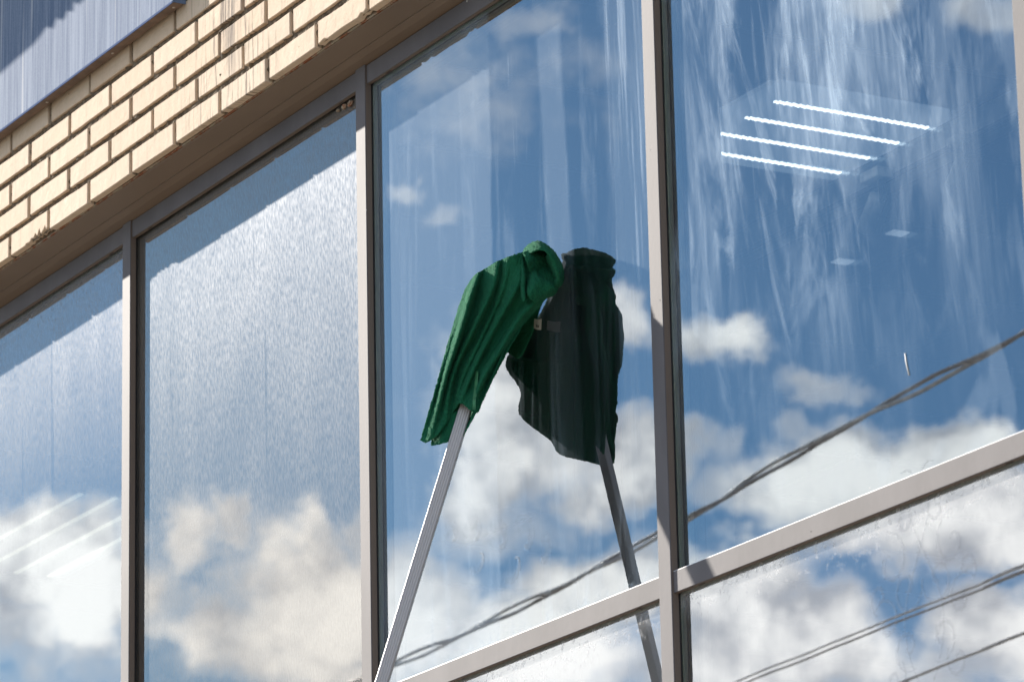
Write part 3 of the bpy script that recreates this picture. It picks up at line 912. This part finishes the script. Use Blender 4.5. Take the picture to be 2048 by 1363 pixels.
cable('thin single cable reflected at the bottom right corner, lower run', [(6, CY, .66), (-3.452, CY, .378), (-3.972, CY, .360), (-4.878, CY, .328), (-5.463, CY, .313), (-12, CY, .24), (-20, CY, .3)], 1, .0062, .0, 6.0)

# ------------------------------------------------------------------ mop pole
M_ALU = simple('ribbed_aluminium', (0.38, 0.37, 0.375), 0.42, metal=0.1, bump=.0002, bscale=200, stretch=(4, 4, 0.3))
mop = empty('window_mop', 'ribbed aluminium pole of a window mop leaning on the glass under the cloth', 'window mop')
p_hi = Vector((2.4538, -.073, -.7733)); p_lo = Vector((2.381, -.320, -1.5859))
import_ax = (p_lo - p_hi).normalized()
p_end = p_hi + import_ax * 2.6
def pole_profile():
    W2, H2 = .0135, .0105
    pr = []
    n = 9
    for i in range(n):                         # ribbed wide face, outward
        u = -W2 + .003 + (2 * W2 - .006) * i / (n - 1)
        pr.append((u, H2 - (0.0009 if i % 2 else 0)))
    pr += [(W2 - .001, H2 - .0015), (W2, H2 - .003), (W2, -H2 + .003), (W2 - .001, -H2 + .0015)]
    for i in range(n):
        u = W2 - .003 - (2 * W2 - .006) * i / (n - 1)
        pr.append((u, -H2 + (0.0009 if i % 2 else 0)))
    pr += [(-W2 + .001, -H2 + .0015), (-W2, -H2 + .003), (-W2, H2 - .003), (-W2 + .001, H2 - .0015)]
    return pr
def extrude(name, pr, a, b, nrm, m, parent):
    ax = (b - a).normalized()
    nrm = (nrm - ax * nrm.dot(ax)).normalized()
    wd = ax.cross(nrm).normalized()
    vs, fs = [], []
    for q_ in (a, b):
        for (u, v_) in pr: vs.append(q_ + wd * u + nrm * v_)
    n = len(pr)
    for i in range(n):
        fs.append((i, (i + 1) % n, n + (i + 1) % n, n + i))
    fs += [tuple(range(n))[::-1], tuple(range(n, 2 * n))]
    return pydata(name, vs, fs, m, parent)
extrude('pole', pole_profile(), p_hi, p_end, Vector((.86, -.5, .1)), M_ALU, mop)
# swivel and cross bar carrying the cloth
tube('swivel', [p_hi - import_ax * .035, p_hi + import_ax * .02], .011, M_RUBBER, mop, 12)
tube('head_bar', [at(985, 575, YG - .110), at(1085, 535, YG - .03)], .008, M_RUBBER, mop, 12)

# ------------------------------------------------------------------ green cloth
def cloth_mat():
    m, k = mat('green_terry')
    g = k.n('ShaderNodeNewGeometry'); pos = g.outputs['Position']
    n1 = k.noise(pos, 420, 3, 0.6); n2 = k.noise(pos, 30, 3, 0.5)
    c = k.mix(n1, (0.004, 0.058, 0.029), (0.018, 0.170, 0.084))
    c = k.mix(k.m('MULTIPLY', n2, 0.3), c, (0.004, 0.07, 0.03))
    b = k.n('ShaderNodeBsdfPrincipled'); k.l(c, b.inputs['Base Color'])
    b.inputs['Roughness'].default_value = 0.95
    b.inputs['Specular IOR Level'].default_value = 0.12
    b.inputs['Sheen Weight'].default_value = 0.05
    b.inputs['Sheen Tint'].default_value = (0.3, 0.8, 0.5, 1)
    bp = k.n('ShaderNodeBump'); bp.inputs['Distance'].default_value = 0.0060; bp.inputs['Strength'].default_value = 1.0
    k.l(k.noise(pos, 210, 4, 0.7), bp.inputs['Height']); k.l(bp.outputs[0], b.inputs['Normal'])
    o = k.n('ShaderNodeOutputMaterial'); k.l(b.outputs[0], o.inputs[0])
    return m
M_CLOTH = cloth_mat()

def lerp_poly(pts, t):
    """pts: (t, px, py, e) -> smooth value"""
    for i in range(len(pts) - 1):
        if t <= pts[i + 1][0] or i == len(pts) - 2:
            t0, t1 = pts[i][0], pts[i + 1][0]
            f = (t - t0) / (t1 - t0)
            p0 = pts[max(i - 1, 0)]; p1 = pts[i]; p2 = pts[i + 1]; p3 = pts[min(i + 2, len(pts) - 1)]
            r = []
            for c in (1, 2, 3):
                m1 = (p2[c] - p0[c]) / max(p2[0] - p0[0], 1e-6) * (t1 - t0)
                m2 = (p3[c] - p1[c]) / max(p3[0] - p1[0], 1e-6) * (t1 - t0)
                h = f
                r.append((2*h**3 - 3*h*h + 1) * p1[c] + (h**3 - 2*h*h + h) * m1 + (-2*h**3 + 3*h*h) * p2[c] + (h**3 - h*h) * m2)
            return r

def cloth_surface(rows, nu, nv, fold, thick, seed):
    """rows: list of (v, polyline) from top to hem; fold(u, v) -> (dpx, dpy, de)"""
    vs, fs = [], []
    for b in range(nv + 1):
        v = b / nv
        for a in range(nu + 1):
            u = a / nu
            ctl = []
            for (rv, poly) in rows:
                p = lerp_poly(poly, u); ctl.append((rv, *p))
            px, py, e = lerp_poly(ctl, v)
            dx, dy, de = fold(u, v)
            n_ = mn.noise(Vector((u * 6, v * 5, seed)))
            pt = at(px + dx, py + dy, YG - max(e + de + .0015 * n_, .002))
            vs.append(pt)
    for b in range(nv):
        for a in range(nu):
            i = b * (nu + 1) + a
            fs.append((i, i + 1, i + nu + 2, i + nu + 1))
    return vs, fs

def add_cloth(name, vs, fs, parent, thick=.0032):
    o = pydata(name, vs, fs, M_CLOTH, parent, True)
    s = o.modifiers.new('thickness', 'SOLIDIFY'); s.thickness = thick; s.offset = 0
    sb = o.modifiers.new('smooth', 'SUBSURF'); sb.levels = 1; sb.render_levels = 1
    tx = bpy.data.textures.new('terry', 'CLOUDS'); tx.noise_scale = .0045
    d = o.modifiers.new('pile', 'DISPLACE'); d.texture = tx; d.strength = .0046; d.mid_level = .5; d.texture_coords = 'GLOBAL'
    return o

cloth = empty('cleaning_cloth', 'dark green terry cloth draped in folds over the window mop', 'cleaning cloth')
# front flap: left outline is u=0, right hem u=1
front = [
 (0.00, [(0, 940, 563, .150), (.18, 957, 546, .146), (.40, 993, 524, .128), (.62, 1030, 508, .118), (.80, 1058, 503, .078), (1, 1100, 508, .030)]),
 (0.12, [(0, 926, 592, .158), (.18, 945, 586, .160), (.40, 986, 575, .130), (.62, 1022, 568, .114), (.80, 1062, 560, .085), (1, 1112, 566, .035)]),
 (0.36, [(0, 902, 668, .180), (.18, 922, 664, .176), (.40, 955, 655, .148), (.62, 990, 645, .126), (.80, 1022, 640, .100), (1, 1048, 648, .075)]),
 (0.68, [(0, 871, 778, .208), (.18, 890, 765, .196), (.40, 915, 748, .174), (.62, 950, 738, .158), (.80, 972, 738, .140), (1, 993, 745, .128)]),
 (1.00, [(0, 841, 880, .232), (.12, 856, 884, .226), (.30, 886, 858, .205), (.46, 908, 822, .186), (.58, 920, 806, .184), (.78, 940, 820, .172), (1, 955, 826, .156)]),
]
RIDGES = [  # centre at top, centre at hem, width left, width right, height, start
 (.03, .04, .05, .035, .005, .0), (.22, .16, .085, .020, .016, .0), (.42, .33, .080, .020, .0150, .0), (.56, .47, .045, .022, .007, .0),
 (.70, .60, .060, .022, .011, .12), (.95, .82, .060, .034, .016, .2)]
def fold_front(u, v):
    e = 0.0
    dx = 0.0
    for (c0, c1, wl, wr, h, st) in RIDGES:
        c = c0 + (c1 - c0) * v + .014 * math.sin(v * 5 + c0 * 20)
        w_ = (wl if u < c else wr) * (1.25 - .35 * v)
        g_ = math.exp(-((u - c) / w_) ** 2)
        a_ = h * min(1, (v - st + .12) * 4 if v > st - .12 else 0) * (1.1 - .45 * v)
        a_ *= .85 + .45 * mn.noise(Vector((v * 2.5, c0 * 30, 1)))
        e += 1.5 * a_ * g_ * (1 - .75 * max(0, v - .8) / .2)
        dx -= 2.5 * g_ * a_ / .012
    e += .005 * mn.noise(Vector((u * 6, v * 3.0, 8))) + .0022 * mn.noise(Vector((u * 14, v * 9, 2)))
    return (dx, 0, e)
vs, fs = cloth_surface(front, 96, 90, fold_front, .003, 1)
ff = add_cloth('front_flap', vs, fs, cloth)
# back flap: between pole and glass
back = [
 (0.00, [(0, 1012, 530, .095), (.5, 1050, 512, .055), (1, 1112, 520, .010)]),
 (0.30, [(0, 1018, 655, .108), (.4, 1030, 640, .060), (.8, 1050, 620, .020), (1, 1086, 600, .008)]),
 (0.65, [(0, 981, 765, .143), (.3, 965, 750, .092), (.6, 988, 722, .040), (.8, 1025, 668, .012), (1, 1073, 640, .010)]),
 (1.00, [(0, 914, 896, .180), (.15, 912, 880, .130), (.35, 930, 836, .085), (.6, 968, 756, .034), (.78, 1010, 705, .014), (.88, 1038, 716, .014), (1, 1062, 672, .012)]),
]
def fold_back(u, v):
    ph = u * 3.3 + .4
    side = min(1, u * 8)
    return (0, 0, .008 * math.sin(2 * math.pi * ph) * min(1, v * 2) * side * (1 if u < .75 else .4))
vs, fs = cloth_surface(back, 70, 70, fold_back, .003, 4)
add_cloth('back_flap', vs, fs, cloth)

inner = [
 (0.0, [(0, 884, 780, .196), (.5, 905, 790, .180), (1, 930, 800, .158)]),
 (0.6, [(0, 868, 850, .210), (.5, 890, 850, .198), (1, 920, 850, .176)]),
 (1.0, [(0, 861, 892, .217), (.5, 888, 886, .204), (1, 914, 878, .172)])]
vs, fs = cloth_surface(inner, 20, 20, lambda u, v: (0, 0, 0), .003, 6)
add_cloth('inner_tuck', vs, fs, cloth)

def scroll(name, secs, nu=40):
    """swept bunch of cloth: secs = list of closed/open px polylines with e; lofted along list"""
    rows = [(i / (len(secs) - 1), s) for i, s in enumerate(secs)]
    v_, f_ = cloth_surface(rows, nu, 26, lambda u, v: (0, 0, 0), .003, 9)
    return add_cloth(name, v_, f_, cloth, .0042)
# bunched head pressed to the glass: hood over the top, its right fold, the inner fold and the tuck below
scroll('hood_fold', [
 [(0, 1046, 520, .060), (.25, 1050, 497, .064), (.5, 1076, 483, .055), (.75, 1104, 500, .020), (1, 1124, 530, .003)],
 [(0, 1049, 524, .078), (.25, 1056, 502, .086), (.5, 1079, 488, .080), (.75, 1106, 507, .062), (1, 1125, 540, .034)],
 [(0, 1052, 516, .084), (.25, 1062, 507, .094), (.5, 1084, 499, .090), (.75, 1104, 516, .074), (1, 1122, 548, .046)]])
scroll('right_fold', [
 [(0, 1104, 500, .030), (.3, 1121, 525, .010), (.6, 1127, 550, .004), (.85, 1122, 570, .004), (1, 1108, 578, .010)],
 [(0, 1098, 506, .070), (.3, 1110, 527, .064), (.6, 1117, 550, .054), (.85, 1116, 564, .046), (1, 1104, 576, .046)],
 [(0, 1092, 512, .060), (.3, 1096, 528, .046), (.6, 1106, 546, .040), (.85, 1108, 560, .036), (1, 1098, 578, .036)]])
scroll('inner_fold', [
 [(0, 1060, 512, .040), (.3, 1068, 540, .050), (.6, 1088, 552, .046), (.8, 1108, 562, .036), (1, 1116, 574, .020)],
 [(0, 1064, 520, .066), (.3, 1074, 548, .080), (.6, 1090, 562, .070), (.8, 1106, 572, .054), (1, 1114, 582, .026)],
 [(0, 1056, 536, .078), (.3, 1066, 566, .098), (.6, 1078, 582, .084), (.8, 1094, 588, .060), (1, 1106, 590, .026)],
 [(0, 1050, 560, .088), (.3, 1056, 590, .104), (.6, 1066, 602, .090), (.8, 1076, 602, .070), (1, 1088, 596, .040)]])
scroll('tuck_fold', [
 [(0, 1036, 516, .086), (.3, 1040, 545, .092), (.6, 1041, 572, .098), (1, 1046, 600, .102)],
 [(0, 1043, 514, .100), (.3, 1047, 545, .108), (.6, 1047, 574, .112), (1, 1049, 602, .108)],
 [(0, 1050, 512, .078), (.3, 1052, 545, .080), (.6, 1051, 574, .088), (1, 1052, 598, .098)]])
# top of the bunch that tips right against the glass (seen mostly in the mirror image)
scroll('top_tip', [
 [(0, 1046, 506, .105), (.4, 1068, 497, .070), (.7, 1090, 496, .040), (1, 1112, 506, .006)],
 [(0, 1052, 520, .110), (.4, 1076, 512, .074), (.7, 1098, 512, .040), (1, 1118, 530, .006)],
 [(0, 1060, 545, .090), (.4, 1082, 540, .060), (.7, 1102, 546, .034), (1, 1120, 558, .006)]])
# stitched hem line on the front flap
bm = bmesh.new()
prev = None
M_THREAD = simple('pale_green_thread', (0.05, 0.22, 0.10), 0.8)
pts = []
for i in range(41):
    t = i / 40
    v = .70 + .28 * t
    ctl = [(rv, *lerp_poly(poly, .66 + .20 * t)) for (rv, poly) in front]
    px, py, e = lerp_poly(ctl, v)
    f_ = fold_front(.66 + .20 * t, v)
    pts.append((px + f_[0], py, e + f_[2] + .0035))
for i in range(0, 40):
    a, b = pts[i], pts[i + 1]
    for s0 in (0, .5):
        q0 = at(a[0] + (b[0] - a[0]) * s0 - 3.0, a[1] + (b[1] - a[1]) * s0, YG - a[2] - .0005)
        q1 = at(a[0] + (b[0] - a[0]) * s0 + 3.0, a[1] + (b[1] - a[1]) * s0 + 1.0, YG - a[2] - .0005)
        dz = Vector((0, 0, .0016))
        v4 = [bm.verts.new(q) for q in (q0 - dz, q1 - dz, q1 + dz, q0 + dz)]
        bm.faces.new(v4)
me = bpy.data.meshes.new('hem_stitching'); bm.to_mesh(me); bm.free()
link('hem_stitching', me, cloth, (M_THREAD,))
# care label with a few printed marks
lab = cloth
def lp(px, py, e): return at(px, py, YG - e)
grid = []
for j in range(7):
    v = j / 6
    for i in range(7):
        u = i / 6
        px = 1068.5 + 15 * u - 1.0 * v
        py = 637 + 19 * v + 1.5 * math.sin(u * 3.0) + (3 * u * v)
        grid.append(lp(px, py, .016 + .010 * u + .003 * math.sin(u * 5)))
fs = [(j * 7 + i, j * 7 + i + 1, j * 7 + i + 8, j * 7 + i + 7) for j in range(6) for i in range(6)]
cl = pydata('care_label', grid, fs, simple('white_label', (0.62, 0.58, 0.50), 0.7), cloth, True)
bm = bmesh.new()
for (u0, v0, u1, v1) in ((.28, .55, .34, .78), (.38, .55, .44, .78), (.28, .55, .44, .60), (.28, .74, .44, .78), (.50, .55, .56, .78), (.60, .55, .66, .78), (.50, .66, .66, .70)):
    q = []
    for (u, v) in ((u0, v0), (u1, v0), (u1, v1), (u0, v1)):
        px = 1068.5 + 15 * u - 1.0 * v; py = 637 + 19 * v + 1.5 * math.sin(u * 3.0) + 3 * u * v
        q.append(bm.verts.new(lp(px, py, .0175 + .010 * u + .003 * math.sin(u * 5))))
    bm.faces.new(q)
me = bpy.data.meshes.new('printed_mark'); bm.to_mesh(me); bm.free()
link('printed_mark', me, cl, (M_RUBBER,))
